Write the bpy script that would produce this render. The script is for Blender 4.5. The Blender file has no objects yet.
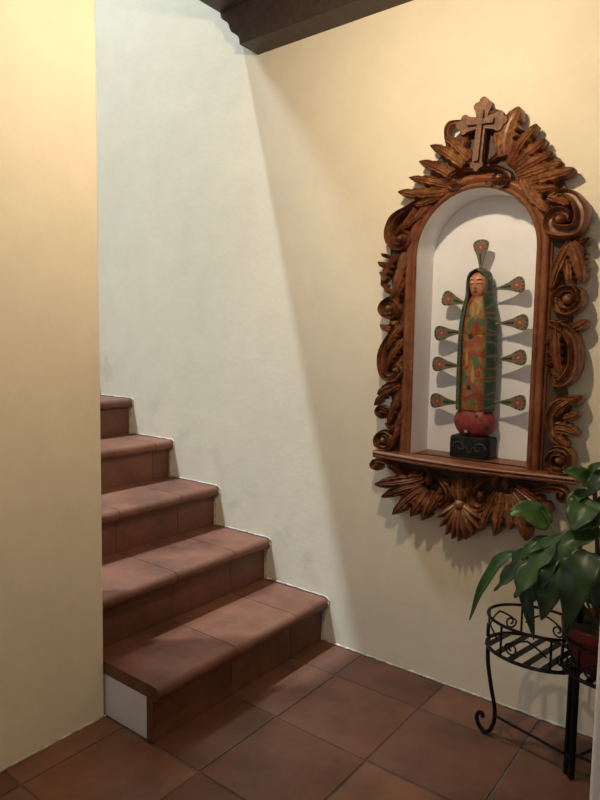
import bpy, bmesh, math, random
from mathutils import Vector, Matrix
random.seed(7)
PI = math.pi
scene = bpy.context.scene
COL = scene.collection
# ------------------------------------------------------------------ camera
cam_data = bpy.data.cameras.new('camera')
cam = bpy.data.objects.new('camera', cam_data); COL.objects.link(cam)
yaw, pitch, roll = -0.653048, -0.088462, 0.016139
fwd = Vector((math.sin(yaw)*math.cos(pitch), math.cos(yaw)*math.cos(pitch), math.sin(pitch)))
rt = Vector((math.cos(yaw), -math.sin(yaw), 0)); up = rt.cross(fwd)
rt2 = rt*math.cos(roll)+up*math.sin(roll); up2 = up*math.cos(roll)-rt*math.sin(roll)
M = Matrix((rt2, up2, -fwd)).transposed().to_4x4(); M.translation = Vector((1.384957, -2.021551, 1.191078))
cam.matrix_world = M
cam_data.sensor_fit = 'VERTICAL'; cam_data.sensor_height = 36.0
cam_data.lens = 631.394592/800*36.0
cam_data.clip_start = 0.02
scene.camera = cam
# ------------------------------------------------------------------ light and exposure
w = bpy.data.worlds.new('world'); scene.world = w; w.use_nodes = True
w.node_tree.nodes['Background'].inputs[0].default_value = (0.84, 0.90, 1.0, 1)
w.node_tree.nodes['Background'].inputs[1].default_value = 0.13
def lamp(name, typ, loc, energy, color, **k):
    d = bpy.data.lights.new(name, typ); d.energy = energy; d.color = color
    for a, b in k.items(): setattr(d, a, b)
    o = bpy.data.objects.new(name, d); COL.objects.link(o); o.location = loc; return o
def aim(o, direction): o.rotation_euler = Vector(direction).to_track_quat('-Z', 'Y').to_euler()
sun = lamp('daylight', 'SUN', (-2, -2, 6), 3.7, (0.74, 0.88, 1.0), angle=math.radians(2.2))
aim(sun, (0.254, 0.25, -1))
win = lamp('stair_window_light', 'AREA', (-2.3, -1.25, 5.2), 120, (0.76, 0.90, 1.0), size=0.5)
aim(win, (1.9, 1.1, -3.2))
bulb = lamp('ceiling_bulb', 'POINT', (0.56, -0.92, 2.12), 38, (1.0, 0.80, 0.56), shadow_soft_size=0.03)
room = lamp('front_fill_light', 'AREA', (1.3, -4.3, 1.9), 8, (0.93, 0.95, 1.0), size=1.3)  # soft fill added behind the camera to brighten the niche wall
aim(room, (-.5, 4.3, -.5))
vs = scene.view_settings
vs.view_transform = 'Standard'; vs.look = 'None'; vs.gamma = 1.0; vs.use_curve_mapping = False
vs.exposure = 0.0

# ------------------------------------------------------------------ helpers
def tag(o, label=None, cat=None, group=None, kind=None):
    if label: o['label'] = label
    if cat: o['category'] = cat
    if group: o['group'] = group
    if kind: o['kind'] = kind
    return o
def empty(name, loc=(0, 0, 0)):
    o = bpy.data.objects.new(name, None); COL.objects.link(o); o.location = loc
    o.empty_display_size = 0.05
    return o
def build(name, bm, mats, parent=None, smooth=True, bevel=0, subsurf=0, recalc=True):
    if recalc: bmesh.ops.recalc_face_normals(bm, faces=bm.faces)
    me = bpy.data.meshes.new(name); bm.to_mesh(me); bm.free()
    for m in (mats if isinstance(mats, (list, tuple)) else [mats]): me.materials.append(m)
    if smooth:
        for p in me.polygons: p.use_smooth = True
        me.set_sharp_from_angle(angle=math.radians(42))
    o = bpy.data.objects.new(name, me); COL.objects.link(o)
    if bevel:
        b = o.modifiers.new('bevel', 'BEVEL'); b.width = bevel; b.segments = 2; b.limit_method = 'ANGLE'
    if subsurf:
        s = o.modifiers.new('sub', 'SUBSURF'); s.levels = subsurf; s.render_levels = subsurf
    if parent:
        o.parent = parent
        o.matrix_parent_inverse = Matrix.Translation(-parent.location)
    return o
def box(bm, x0, x1, y0, y1, z0, z1, mi=0):
    v = [bm.verts.new((x, y, z)) for z in (z0, z1) for y in (y0, y1) for x in (x0, x1)]
    fs = []
    for q in ((0, 2, 3, 1), (4, 5, 7, 6), (0, 1, 5, 4), (2, 6, 7, 3), (0, 4, 6, 2), (1, 3, 7, 5)):
        f = bm.faces.new([v[i] for i in q]); f.material_index = mi; fs.append(f)
    return fs
def catmull(pts, n=8):
    pts = [Vector(p) for p in pts]
    P = [pts[0]*2-pts[1]] + pts + [pts[-1]*2-pts[-2]]
    out = []
    for i in range(1, len(P)-2):
        for k in range(n):
            t = k/n; a, b, c, d = P[i-1], P[i], P[i+1], P[i+2]
            out.append(0.5*((2*b)+(c-a)*t+(2*a-5*b+4*c-d)*t*t+(3*b-a-3*c+d)*t**3))
    out.append(pts[-1]); return out
def tube(bm, pts, r, sides=8, mi=0, closed=False, flat=1.0):
    """round bar along 3D points; r may be a list"""
    pts = [Vector(p) for p in pts]; n = len(pts)
    rs = r if isinstance(r, (list, tuple)) else [r]*n
    prev = None; rings = []
    for i, p in enumerate(pts):
        a = pts[(i-1) % n] if (closed or i > 0) else p
        b = pts[(i+1) % n] if (closed or i < n-1) else p
        t = (b-a).normalized()
        if prev is None:
            ref = Vector((0, 0, 1)) if abs(t.z) < .9 else Vector((1, 0, 0))
            nn = t.cross(ref).normalized()
        else:
            nn = (prev-t*prev.dot(t)).normalized()
        prev = nn; bb = t.cross(nn)
        rings.append([bm.verts.new(p+(nn*math.cos(2*PI*k/sides)+bb*math.sin(2*PI*k/sides)*flat)*rs[i]) for k in range(sides)])
    m = n if closed else n-1
    for i in range(m):
        A, B = rings[i], rings[(i+1) % n]
        for k in range(sides):
            f = bm.faces.new((A[k], A[(k+1) % sides], B[(k+1) % sides], B[k])); f.material_index = mi
    if not closed:
        for R_, in ((rings[0],), (rings[-1],)):
            f = bm.faces.new(R_); f.material_index = mi
def lathe(bm, prof, cx, cy, seg=32, mi=0, caps=True):
    rings = [[bm.verts.new((cx+r*math.cos(2*PI*k/seg), cy+r*math.sin(2*PI*k/seg), z)) for k in range(seg)] for r, z in prof]
    for A, B in zip(rings, rings[1:]):
        for k in range(seg):
            f = bm.faces.new((A[k], A[(k+1) % seg], B[(k+1) % seg], B[k])); f.material_index = mi
    if caps:
        for R_ in (rings[0], rings[-1]):
            f = bm.faces.new(R_); f.material_index = mi
def ball(bm, c, rx, ry, rz, seg=14, rings=9, mi=0):
    g = [[bm.verts.new((c[0]+rx*math.sin(PI*j/rings)*math.cos(2*PI*k/seg), c[1]+ry*math.sin(PI*j/rings)*math.sin(2*PI*k/seg), c[2]+rz*math.cos(PI*j/rings))) for k in range(seg)] for j in range(1, rings)]
    t = bm.verts.new((c[0], c[1], c[2]+rz)); b = bm.verts.new((c[0], c[1], c[2]-rz))
    for A, B in zip(g, g[1:]):
        for k in range(seg): bm.faces.new((A[k], A[(k+1) % seg], B[(k+1) % seg], B[k])).material_index = mi
    for k in range(seg):
        bm.faces.new((t, g[0][(k+1) % seg], g[0][k])).material_index = mi
        bm.faces.new((b, g[-1][k], g[-1][(k+1) % seg])).material_index = mi
def prism_xz(bm, poly, y0, y1, mi=0):
    """polygon in the wall plane (x,z) extruded from y0 (back) to y1 (front)"""
    a = [bm.verts.new((x, y0, z)) for x, z in poly]; b = [bm.verts.new((x, y1, z)) for x, z in poly]
    n = len(poly)
    for k in range(n):
        bm.faces.new((a[k], a[(k+1) % n], b[(k+1) % n], b[k])).material_index = mi
    for L in (a, b):
        ed = [bm.edges.get((p, q)) or bm.edges.new((p, q)) for p, q in zip(L, L[1:]+L[:1])]
        r = bmesh.ops.triangle_fill(bm, edges=ed, use_beauty=True)
        for g in r['geom']:
            if isinstance(g, bmesh.types.BMFace): g.material_index = mi

# ------------------------------------------------------------------ materials
def mat(name):
    m = bpy.data.materials.new(name); m.use_nodes = True
    nt = m.node_tree; return m, nt, nt.nodes['Principled BSDF']
def nd(nt, typ, **k):
    n = nt.nodes.new(typ)
    for a, b in k.items():
        if a in n.inputs.keys() if isinstance(a, str) else False: n.inputs[a].default_value = b
        else: setattr(n, a, b)
    return n
def noise(nt, scale, detail=4, rough=.55, vec=None, dist=0):
    n = nt.nodes.new('ShaderNodeTexNoise'); n.inputs['Scale'].default_value = scale
    n.inputs['Detail'].default_value = detail; n.inputs['Roughness'].default_value = rough
    n.inputs['Distortion'].default_value = dist
    if vec is None:
        g = nt.nodes.get('GEO') or nt.nodes.new('ShaderNodeNewGeometry'); g.name = 'GEO'
        vec = g.outputs['Position']
    nt.links.new(vec, n.inputs['Vector']); return n
def ramp(nt, src, stops, interp='LINEAR'):
    r = nt.nodes.new('ShaderNodeValToRGB'); e = r.color_ramp.elements; r.color_ramp.interpolation = interp
    while len(e) < len(stops): e.new(.5)
    for el, (p, c) in zip(e, stops):
        el.position = p; el.color = (c[0], c[1], c[2], 1) if isinstance(c, (tuple, list)) else (c, c, c, 1)
    nt.links.new(src, r.inputs[0]); return r
def mix(nt, fac, a, b, mode='MIX'):
    m = nt.nodes.new('ShaderNodeMix'); m.data_type = 'RGBA'; m.blend_type = mode
    for sock, v in ((m.inputs[0], fac), (m.inputs[6], a), (m.inputs[7], b)):
        if isinstance(v, (int, float)): sock.default_value = v
        elif isinstance(v, tuple): sock.default_value = (*v, 1)
        else: nt.links.new(v, sock)
    return m.outputs[2]
def bump(nt, bsdf, h, strength=.2, dist=.005):
    b = nt.nodes.new('ShaderNodeBump'); b.inputs['Strength'].default_value = strength; b.inputs['Distance'].default_value = dist
    nt.links.new(h, b.inputs['Height']); nt.links.new(b.outputs[0], bsdf.inputs['Normal'])
def simple(name, col, rough=.5, metal=0, var=.15, scale=20, bmp=0):
    m, nt, b = mat(name)
    n = noise(nt, scale)
    r = ramp(nt, n.outputs[0], [(.3, tuple(c*(1-var) for c in col)), (.7, tuple(min(1, c*(1+var)) for c in col))])
    nt.links.new(r.outputs[0], b.inputs['Base Color'])
    b.inputs['Roughness'].default_value = rough; b.inputs['Metallic'].default_value = metal
    if bmp: bump(nt, b, n.outputs[0], bmp, .003)
    return m
def plaster(name, col, stain=.1, bmp=.35):
    m, nt, b = mat(name)
    a = noise(nt, 1.6, 5, .6); c = noise(nt, 9, 6, .6); f = noise(nt, 60, 3)
    s = ramp(nt, a.outputs[0], [(.35, tuple(x*(1-stain) for x in col)), (.6, col)])
    col2 = mix(nt, .12, s.outputs[0], ramp(nt, c.outputs[0], [(.3, .45), (.7, 1.)]).outputs[0], 'MULTIPLY')
    nt.links.new(col2, b.inputs['Base Color'])
    b.inputs['Roughness'].default_value = .75
    h = nt.nodes.new('ShaderNodeMath'); h.operation = 'MULTIPLY_ADD'; h.inputs[1].default_value = 4.0
    nt.links.new(c.outputs[0], h.inputs[0]); nt.links.new(f.outputs[0], h.inputs[2])
    bump(nt, b, h.outputs[0], bmp, .004)
    return m
CREAM = plaster('cream_plaster', (.82, .74, .575), .06, .10)
WHITE = plaster('white_plaster', (.88, .87, .88), .03, .08)
def stained(m):
    """faint brown scuffs on the wall just above the steps"""
    nt = m.node_tree; b = nt.nodes['Principled BSDF']; src = b.inputs['Base Color'].links[0].from_socket
    sp_ = nt.nodes.new('ShaderNodeSeparateXYZ'); nt.links.new(nt.nodes['GEO'].outputs['Position'], sp_.inputs[0])
    a = nt.nodes.new('ShaderNodeMath'); a.operation = 'MULTIPLY_ADD'; a.inputs[1].default_value = .18/.307
    nt.links.new(sp_.outputs[0], a.inputs[0]); nt.links.new(sp_.outputs[2], a.inputs[2])
    band = ramp(nt, a.outputs[0], [(.10, 0.), (.18, 1.), (.27, .8), (.42, 0.)])
    lim = ramp(nt, sp_.outputs[0], [(0., 1.), (.06, 0.)])
    n = noise(nt, 7, 5, .6, dist=.4); k = ramp(nt, n.outputs[0], [(.50, 0.), (.70, .38)])
    f = nt.nodes.new('ShaderNodeMath'); f.operation = 'MULTIPLY'; nt.links.new(band.outputs[0], f.inputs[0]); nt.links.new(k.outputs[0], f.inputs[1])
    f2 = nt.nodes.new('ShaderNodeMath'); f2.operation = 'MULTIPLY'; nt.links.new(f.outputs[0], f2.inputs[0]); nt.links.new(lim.outputs[0], f2.inputs[1])
    nt.links.new(mix(nt, f2.outputs[0], src, (.42, .34, .25)), b.inputs['Base Color']); return m
CREAM_SCUFFED = stained(plaster('scuffed_cream_plaster', (.82, .74, .575), .06, .10))
def terracotta(name, lo, hi, grime, rough=.48):
    m, nt, b = mat(name)
    at = nt.nodes.new('ShaderNodeAttribute'); at.attribute_name = 'tint'
    base = ramp(nt, at.outputs['Fac'], [(0, lo), (1, hi)])
    a = noise(nt, 5, 6, .65); c = noise(nt, 28, 5, .6); d = noise(nt, 2.2, 3)
    k = ramp(nt, a.outputs[0], [(.30, .42), (.50, .9), (.68, 1.25)])
    o1 = mix(nt, .8, base.outputs[0], k.outputs[0], 'MULTIPLY')
    g = ramp(nt, c.outputs[0], [(.55, 0.), (.78, .55)])
    o2 = mix(nt, g.outputs[0], o1, grime)
    nt.links.new(o2, b.inputs['Base Color'])
    rr = ramp(nt, d.outputs[0], [(.3, rough-.1), (.7, rough+.15)]); nt.links.new(rr.outputs[0], b.inputs['Roughness'])
    bump(nt, b, c.outputs[0], .25, .003)
    return m
TILE = terracotta('terracotta_floor_tile', (.105, .038, .019), (.190, .078, .041), (.12, .07, .045), .5)
STEPTILE = terracotta('terracotta_step_tile', (.140, .050, .027), (.195, .078, .044), (.19, .11, .075), .5)
GROUT = simple('grout', (.095, .062, .045), .9, bmp=.3, scale=5, var=.55)
PALEGROUT = simple('pale_grout', (.50, .45, .38), .9, bmp=.5, scale=30, var=.55)
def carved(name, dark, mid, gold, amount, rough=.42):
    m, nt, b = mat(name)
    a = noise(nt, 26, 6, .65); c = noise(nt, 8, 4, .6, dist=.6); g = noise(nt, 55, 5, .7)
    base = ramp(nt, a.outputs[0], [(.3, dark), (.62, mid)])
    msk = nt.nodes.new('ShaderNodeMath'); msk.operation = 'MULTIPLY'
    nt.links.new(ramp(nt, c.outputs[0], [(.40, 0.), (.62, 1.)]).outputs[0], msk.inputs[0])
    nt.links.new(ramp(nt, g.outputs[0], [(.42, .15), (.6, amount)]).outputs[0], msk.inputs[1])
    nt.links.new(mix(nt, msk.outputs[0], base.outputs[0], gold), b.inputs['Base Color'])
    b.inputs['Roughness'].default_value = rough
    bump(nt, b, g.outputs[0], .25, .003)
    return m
CARVE = carved('stained_carved_wood', (.050, .015, .008), (.165, .046, .020), (.42, .20, .065), .8, .38)
MOULD = carved('reddish_moulding_wood', (.095, .026, .012), (.22, .068, .029), (.34, .16, .055), .5)
BOARD = carved('recess_shade_wood', (.022, .008, .005), (.055, .018, .009), (.16, .07, .025), .4, .6)  # frame wood coloured darker, so gaps between carvings look shaded
CROSSW = carved('worn_cross_wood', (.045, .015, .009), (.115, .036, .019), (.28, .14, .05), .7, .6)
DARKWOOD = None
def darkwood():
    m, nt, b = mat('dark_ceiling_wood')
    g = nt.nodes.new('ShaderNodeNewGeometry'); mp = nt.nodes.new('ShaderNodeMapping')
    mp.inputs['Scale'].default_value = (14, 1.2, 14); nt.links.new(g.outputs['Position'], mp.inputs[0])
    n = noise(nt, 3, 6, .6, mp.outputs[0])
    r = ramp(nt, n.outputs[0], [(.3, (.032, .020, .017)), (.7, (.060, .039, .033))])
    nt.links.new(r.outputs[0], b.inputs['Base Color']); b.inputs['Roughness'].default_value = .55
    bump(nt, b, n.outputs[0], .2, .003); return m
DARKWOOD = darkwood()
IRON = simple('black_wrought_iron', (.012, .012, .013), .38, .6, .3, 60, .1)

# ------------------------------------------------------------------ structure
def tinted(bm, rng=random):
    lay = bm.faces.layers.float.get('tint') or bm.faces.layers.float.new('tint')
    return lay
# back wall with arched recess
NX, NR, NZ0, NZS, ND = 0.5590, 0.2020, 0.795, 1.497, 0.10
def arch(r, z0, zs, n=28, cx=NX):
    return [(cx-r, z0)] + [(cx-r*math.cos(PI*k/n), zs+r*math.sin(PI*k/n)) for k in range(n+1)] + [(cx+r, z0)]
bm = bmesh.new()
out = [(-3.4, -.02), (2.4, -.02), (2.4, 4.7), (-3.4, 4.7)]
ov = [bm.verts.new((x, 0, z)) for x, z in out]; ip = arch(NR, NZ0, NZS)
iv = [bm.verts.new((x, 0, z)) for x, z in ip]
ed = [bm.edges.new((a, b)) for L in (ov, iv) for a, b in zip(L, L[1:]+L[:1])]
bmesh.ops.triangle_fill(bm, edges=ed, use_beauty=True)
bv = [bm.verts.new((x, ND, z)) for x, z in ip]
n = len(iv)
for k in range(n):
    f = bm.faces.new((iv[k], iv[(k+1) % n], bv[(k+1) % n], bv[k])); f.material_index = 1
f = bm.faces.new(bv); f.material_index = 1
lip = [bm.verts.new((x, -.030, z)) for x, z in ip]
for k in range(1, n-1):
    f = bm.faces.new((iv[k], iv[(k+1) % n], lip[(k+1) % n], lip[k])); f.material_index = 1
f = bm.faces.new((iv[0], iv[1], lip[1], lip[0])); f.material_index = 1
bmesh.ops.recalc_face_normals(bm, faces=bm.faces)
wb = build('wall_back', bm, [CREAM_SCUFFED, WHITE], recalc=False); tag(wb, kind='structure')
# left wall whose end the stairs pass behind
XP, SW, RUN, RISE = -0.2600, 0.8655, 0.307, 0.18
bm = bmesh.new(); box(bm, XP-.2, XP, -4.6, -SW-.001, -.02, 4.7)
bmesh.ops.bevel(bm, geom=[e for e in bm.edges if abs(e.verts[0].co.z-e.verts[1].co.z) > 1], offset=.012, segments=3, affect='EDGES', profile=.5)
tag(build('wall_left', bm, CREAM), kind='structure')
bm = bmesh.new(); box(bm, -3.5, -3.4, -4.6, .0, -.02, 4.7)
tag(build('wall_stairwell', bm, CREAM), kind='structure')
ZC = 2.515
bm = bmesh.new(); box(bm, 2.4, 2.5, -4.6, 0, -.02, ZC)
tag(build('wall_far', bm, CREAM), kind='structure')  # unseen side wall, added to block ambient light from the right
# door jamb on the right
bm = bmesh.new(); box(bm, 1.166, 2.4, -.90, -.74, -.02, ZC)
bmesh.ops.bevel(bm, geom=[e for e in bm.edges if abs(e.verts[0].co.z-e.verts[1].co.z) > 1], offset=.01, segments=3, affect='EDGES', profile=.5)
tag(build('wall_right', bm, WHITE), kind='structure')
# wooden ceiling over the room and its moulded edge
ZB, XB = 2.365, -0.406
ZC, XC = 2.515, -.514
bm = bmesh.new(); box(bm, XC, 2.4, -4.6, 0, ZC, ZC+.2)
tag(build('ceiling', bm, DARKWOOD, smooth=False), kind='structure')
prof = [(XB, ZB), (XB-.003, ZB+.022), (XB-.010, ZB+.034), (XB-.026, ZB+.046), (XB-.046, ZB+.060), (XB-.056, ZB+.076), (XB-.062, ZB+.094), (XB-.074, ZB+.108), (XB-.092, ZB+.118), (XB-.104, ZB+.130), (XB-.108, ZC), (2.4, ZC), (2.4, ZB)]
bm = bmesh.new(); prism_xz(bm, prof, 0, -.11)
tag(build('trim_1', bm, DARKWOOD, smooth=False), kind='structure')
# floor: grout bed and square terracotta tiles
bm = bmesh.new(); box(bm, -3.4, 2.4, -4.6, 0, -.03, -.003, 1)
lay = tinted(bm); T = .335
for i in range(-3, 8):
    for j in range(-14, 2):
        x0 = .169+i*T; y0 = -.53+j*T
        x1, y1 = min(x0+T, 2.39), min(y0+T, -.004)
        if y0 >= -.02 or y0 < -4.5: continue
        g = .0036; a = random.random()
        j4 = [random.uniform(-.002, .002) for _ in range(4)]
        fs = box(bm, x0+g+j4[0], x1-g+j4[1], y0+g+j4[2], y1-g+j4[3], -.02, 0, 0)
        for f in fs: f[lay] = a
es = [e for e in bm.edges if all(abs(v.co.z) < 1e-6 for v in e.verts)]
bmesh.ops.bevel(bm, geom=es, offset=.004, segments=2, affect='EDGES', profile=.6)
tag(build('floor', bm, [TILE, GROUT]), kind='structure')
# rough pale mortar line where wall meets floor
def mortar(name, pts, r):
    bm = bmesh.new(); P = []
    for a, b in zip(pts, pts[1:]):
        L = (Vector(b)-Vector(a)).length; k = max(2, int(L/.015))
        for i in range(k): P.append(Vector(a).lerp(Vector(b), i/k)+Vector((random.uniform(-1, 1), random.uniform(-1, 1), random.uniform(-1, 1)))*r*.28)
    P.append(Vector(pts[-1])); tube(bm, P, [r*random.uniform(.55, 1.25) for _ in P], 6)
    return tag(build(name, bm, PALEGROUT), kind='structure')
mortar('baseboard_back', [(.03, -.0005, .001), (1.3, -.0005, .001)], .004)
mortar('baseboard_left', [(XP+.001, -SW, .002), (XP+.001, -2.6, .002)], .0035)

# ------------------------------------------------------------------ stairs
st = empty('staircase', (-.9, -SW/2, 0))
tag(st, 'terracotta tiled staircase with rounded nosings climbing along the cream wall', 'stairs')
NS = 9
bounds = [[-SW, -.532, -.208, -.004], [-SW, -.521, -.215, -.004], [-SW, -.54, -.225, -.004], [-SW, -.50, -.105, -.004], [-SW, -.42, -.004], [-SW, -.5, -.2, -.004], [-SW, -.53, -.21, -.004], [-SW, -.5, -.2, -.004], [-SW, -.5, -.004]]
for i in range(NS):
    xn = -i*RUN; z = (i+1)*RISE; b = bounds[i]
    # tread: bullnose tiles, profile in (x,z)
    bm = bmesh.new(); lay = tinted(bm)
    th, nr = .046, .023
    for y0, y1 in zip(b, b[1:]):
        pr = [(xn-RUN-.03, z), (xn-nr, z)]
        pr += [(xn-nr+nr*math.sin(t*PI/8), z-nr+nr*math.cos(t*PI/8)) for t in range(1, 9)]
        pr += [(xn-nr-.008, z-th-.003), (xn-nr-.016, z-th+.004), (xn-RUN-.03, z-th+.004)]
        k = len(pr); a = random.random()
        c0 = y0+(.0016 if y0 > -SW else 0); c1 = y1-.0016
        A = [bm.verts.new((x, c0, q)) for x, q in pr]; B = [bm.verts.new((x, c1, q)) for x, q in pr]
        fs = [bm.faces.new((A[m], A[(m+1) % k], B[(m+1) % k], B[m])) for m in range(k)] + [bm.faces.new(A), bm.faces.new(B)]
        for f in fs: f[lay] = a
    box(bm, xn-RUN-.03, xn-.026, -SW+.002, -.006, z-.043, z-.0025, 1)
    build('tread', bm, [STEPTILE, GROUT], st)
    # riser tiles
    bm = bmesh.new(); lay = tinted(bm)
    for y0, y1 in zip(b, b[1:]):
        a = random.random()*.6
        for f in box(bm, xn-.058, xn-.030, y0+(.0015 if y0 > -SW else 0), y1-.0015, z-RISE, z-th+.003): f[lay] = a
    box(bm, xn-.057, xn-.032, -SW+.002, -.006, z-RISE, z-th, 1)
    build('riser', bm, [STEPTILE, GROUT], st, bevel=.002)
bm = bmesh.new(); box(bm, XP-.03, -.058, -SW+.006, -SW+.06, -.002, RISE-.042)
sp = build('side_panel', bm, WHITE, st); sp['label'] = 'white plastered end of the bottom step'
# pale cut-in line where steps meet the wall
pts = [(.002, -.001, .0)]
for i in range(NS):
    xn = -i*RUN; z = (i+1)*RISE
    pts += [(xn-.024, -.001, z-RISE+.004), (xn-.020, -.001, z-.055), (xn+.003, -.001, z-.03), (xn+.002, -.001, z-.008), (xn-.012, -.001, z+.003)]
pts.append((-NS*RUN, -.001, NS*RISE))
mortar('trim_2', pts, .0032)

# ------------------------------------------------------------------ carved frame
fr = empty('carved_niche_frame', (NX, 0, .80))
tag(fr, 'ornate carved brown wooden frame with cross, scrolls, leaves and shelf around the arched wall niche', 'frame')
def strap(bm, pts, wd, h, yb, taper=(1, 1), groove=True, nn=7):
    """carved C-scroll band following (x,z) points, raised from y=yb towards the room"""
    P = catmull([(x, 0, z) for x, z in pts], nn); n = len(P)
    sec = [(-1, 0), (-1, .45), (-.88, .85), (-.68, 1), (-.46, .82), (-.2, .5), (.2, .5), (.46, .82), (.68, 1), (.88, .85), (1, .45), (1, 0)] if groove else \
          [(-1, 0), (-1, .3), (-.85, .62), (-.5, .92), (0, 1), (.5, .92), (.85, .62), (1, .3), (1, 0)]
    rings = []
    for i, p in enumerate(P):
        t = (P[min(i+1, n-1)]-P[max(i-1, 0)]).normalized(); nr = Vector((t.z, 0, -t.x)); u = i/(n-1)
        k = (taper[0]+(1-taper[0])*min(1, u/.25)) * (taper[1]+(1-taper[1])*min(1, (1-u)/.35))
        rings.append([bm.verts.new(p+nr*(s*wd*.5*k)+Vector((0, yb-hh*h*(.45+.55*k), 0))) for s, hh in sec])
    for A, B in zip(rings, rings[1:]):
        for k in range(len(sec)-1): bm.faces.new((A[k], A[k+1], B[k+1], B[k]))
    bm.faces.new(rings[0]); bm.faces.new(rings[-1])
def knob(bm, c, r, h, yb):
    rings = [[bm.verts.new((c[0]+r*math.cos(f)*math.cos(2*PI*k/14), yb-h*(.45+.55*math.sin(f)), c[1]+r*math.cos(f)*math.sin(2*PI*k/14))) for k in range(14)] for f in (0, .35, .7, 1.05, 1.35)]
    base = [bm.verts.new((v.co.x, yb, v.co.z)) for v in rings[0]]
    rings = [base]+rings
    for A, B in zip(rings, rings[1:]):
        for k in range(14): bm.faces.new((A[k], A[(k+1) % 14], B[(k+1) % 14], B[k]))
    bm.faces.new(rings[-1])
def volute(pts, eye, turns, dirn, shrink=.42):
    """continue a traced outer curve into a spiral round its eye"""
    lx, lz = pts[-1]; r0 = math.hypot(lx-eye[0], lz-eye[1]); a0 = math.atan2(lz-eye[1], lx-eye[0]); out = list(pts)
    m = max(3, int(turns*8))
    for i in range(1, m+1):
        t = i/m; r = r0*(1-t*(1-shrink)); a = a0+dirn*2*PI*turns*t
        out.append((eye[0]+r*math.cos(a), eye[1]+r*math.sin(a)))
    return out
def add_scroll(pts, eye=None, turns=.6, dirn=1, wd=.022, h=.035, yb=-.018, name='scroll', eye_r=None, taper=(.35, .5), groove=True, inset=0):
    if eye or inset:
        sg = (dirn if eye else inset)*wd*.40; q = [Vector((x, 0, z)) for x, z in pts]; pts = []
        for i, p in enumerate(q):
            t = (q[min(i+1, len(q)-1)]-q[max(i-1, 0)]).normalized(); pts.append((p.x-t.z*sg, p.z+t.x*sg))
    bm = bmesh.new(); P = volute(pts, eye, turns, dirn) if eye else pts
    strap(bm, P, wd, h, yb, taper, groove)
    o = build(name, bm, CARVE, fr)
    if eye:
        b2 = bmesh.new(); r = eye_r or math.hypot(pts[-1][0]-eye[0], pts[-1][1]-eye[1])*.42
        knob(b2, eye, r, h*1.05, yb)
        e = build('scroll_eye', b2, CARVE, o)
        e.matrix_parent_inverse = Matrix.Identity(4) if False else o.matrix_world.inverted()
    return o
def add_leaf(base, tip, wd, bend=0.0, h=.034, yb=-.018, lobes=3, lift=.012, name='acanthus_leaf', parent=None, m=None):
    """lobed carved leaf lying on the wall from base to tip, edges notched, veins cut towards each notch"""
    B = Vector((base[0], 0, base[1])); T_ = Vector((tip[0], 0, tip[1])); L = (T_-B).length; t = (T_-B).normalized(); nr = Vector((t.z, 0, -t.x))
    ctrl = (B+T_)/2+nr*bend*L
    NU, NV = 26, 16; bm = bmesh.new(); top = []; wd = wd*1.32
    notch = [(.34+.56*k/lobes) for k in range(lobes)]
    for i in range(NU+1):
        u = i/NU
        p = B*(1-u)**2+ctrl*2*u*(1-u)+T_*u*u
        tg = ((ctrl-B)*(1-u)+(T_-ctrl)*u).normalized(); n2 = Vector((tg.z, 0, -tg.x))
        wu = (.40+.60*math.sin(PI*min(1, u*.9+.05))**.8)*math.sqrt(max(.10, 1-u**12))*(1-.30*u)
        dip = max([math.exp(-((u-q)/.05)**2) for q in notch]+[0])
        row = []
        for j in range(NV+1):
            v = -1+2*j/NV; av = abs(v)
            off = n2*(v*wd*.5*wu*(1-.48*dip*max(0, av-.35)/.65))
            hh = h*(math.sqrt(max(0, 1-(av*.92)**2))*.80+.16+(.13*math.cos(v*PI*2.9)-.16*math.exp(-(v/.10)**2) if lobes else -.02)-.16*dip*max(0, av-.3))*(.60+.40*math.sin(PI*(u*.80+.12)))
            row.append(bm.verts.new(p+off+Vector((0, yb-hh-lift*u*u, 0))))
        top.append(row)
    for A, C in zip(top, top[1:]):
        for j in range(NV): bm.faces.new((A[j], A[j+1], C[j+1], C[j]))
    ring = top[0][:]+[r[-1] for r in top[1:]]+top[-1][-2::-1]+[r[0] for r in top[-2:0:-1]]
    low = [bm.verts.new((v.co.x, yb, v.co.z)) for v in ring]; k = len(ring)
    for i in range(k): bm.faces.new((ring[i], ring[(i+1) % k], low[(i+1) % k], low[i]))
    return build(name, bm, m or CARVE, parent or fr)
def add_bead(c, r, h=.03, yb=-.018, name='carved_bud'):
    sx = 1 if c[0] > NX else -1
    if abs(c[0]-NX) < .17: sx = 0
    d = Vector((.9*sx, .45 if sx else -1)).normalized()*r
    return add_leaf((c[0]-d.x*1.3, c[1]-d.y*1.3), (c[0]+d.x*1.15, c[1]+d.y*1.15), r*1.35, .15*sx, h*.9, yb, 1, .006, name)
# backing board with arched opening
bm = bmesh.new()
outer = [(0.2733, 0.7904), (0.2622, 0.8775), (0.2753, 0.9771), (0.2434, 1.0732), (0.2354, 1.1924), (0.2528, 1.2892), (0.2583, 1.3708), (0.2461, 1.4947), (0.2474, 1.5786), (0.2851, 1.6441), (0.3417, 1.6853), (0.3668, 1.7224), (0.4014, 1.7903), (0.4494, 1.8540), (0.4969, 1.8903), (0.5436, 1.9129), (0.6389, 1.8945), (0.6932, 1.8661), (0.7500, 1.8143), (0.7911, 1.7546), (0.8326, 1.6727), (0.8687, 1.6276), (0.8829, 1.5683), (0.8631, 1.5180), (0.8780, 1.4467), (0.8725, 1.3352), (0.8702, 1.2699), (0.8853, 1.1984), (0.8833, 1.1264), (0.8629, 1.0771), (0.8781, 1.0050), (0.8712, 0.9125), (0.8881, 0.8097)]
hole = arch(.215, .80, NZS)
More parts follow.
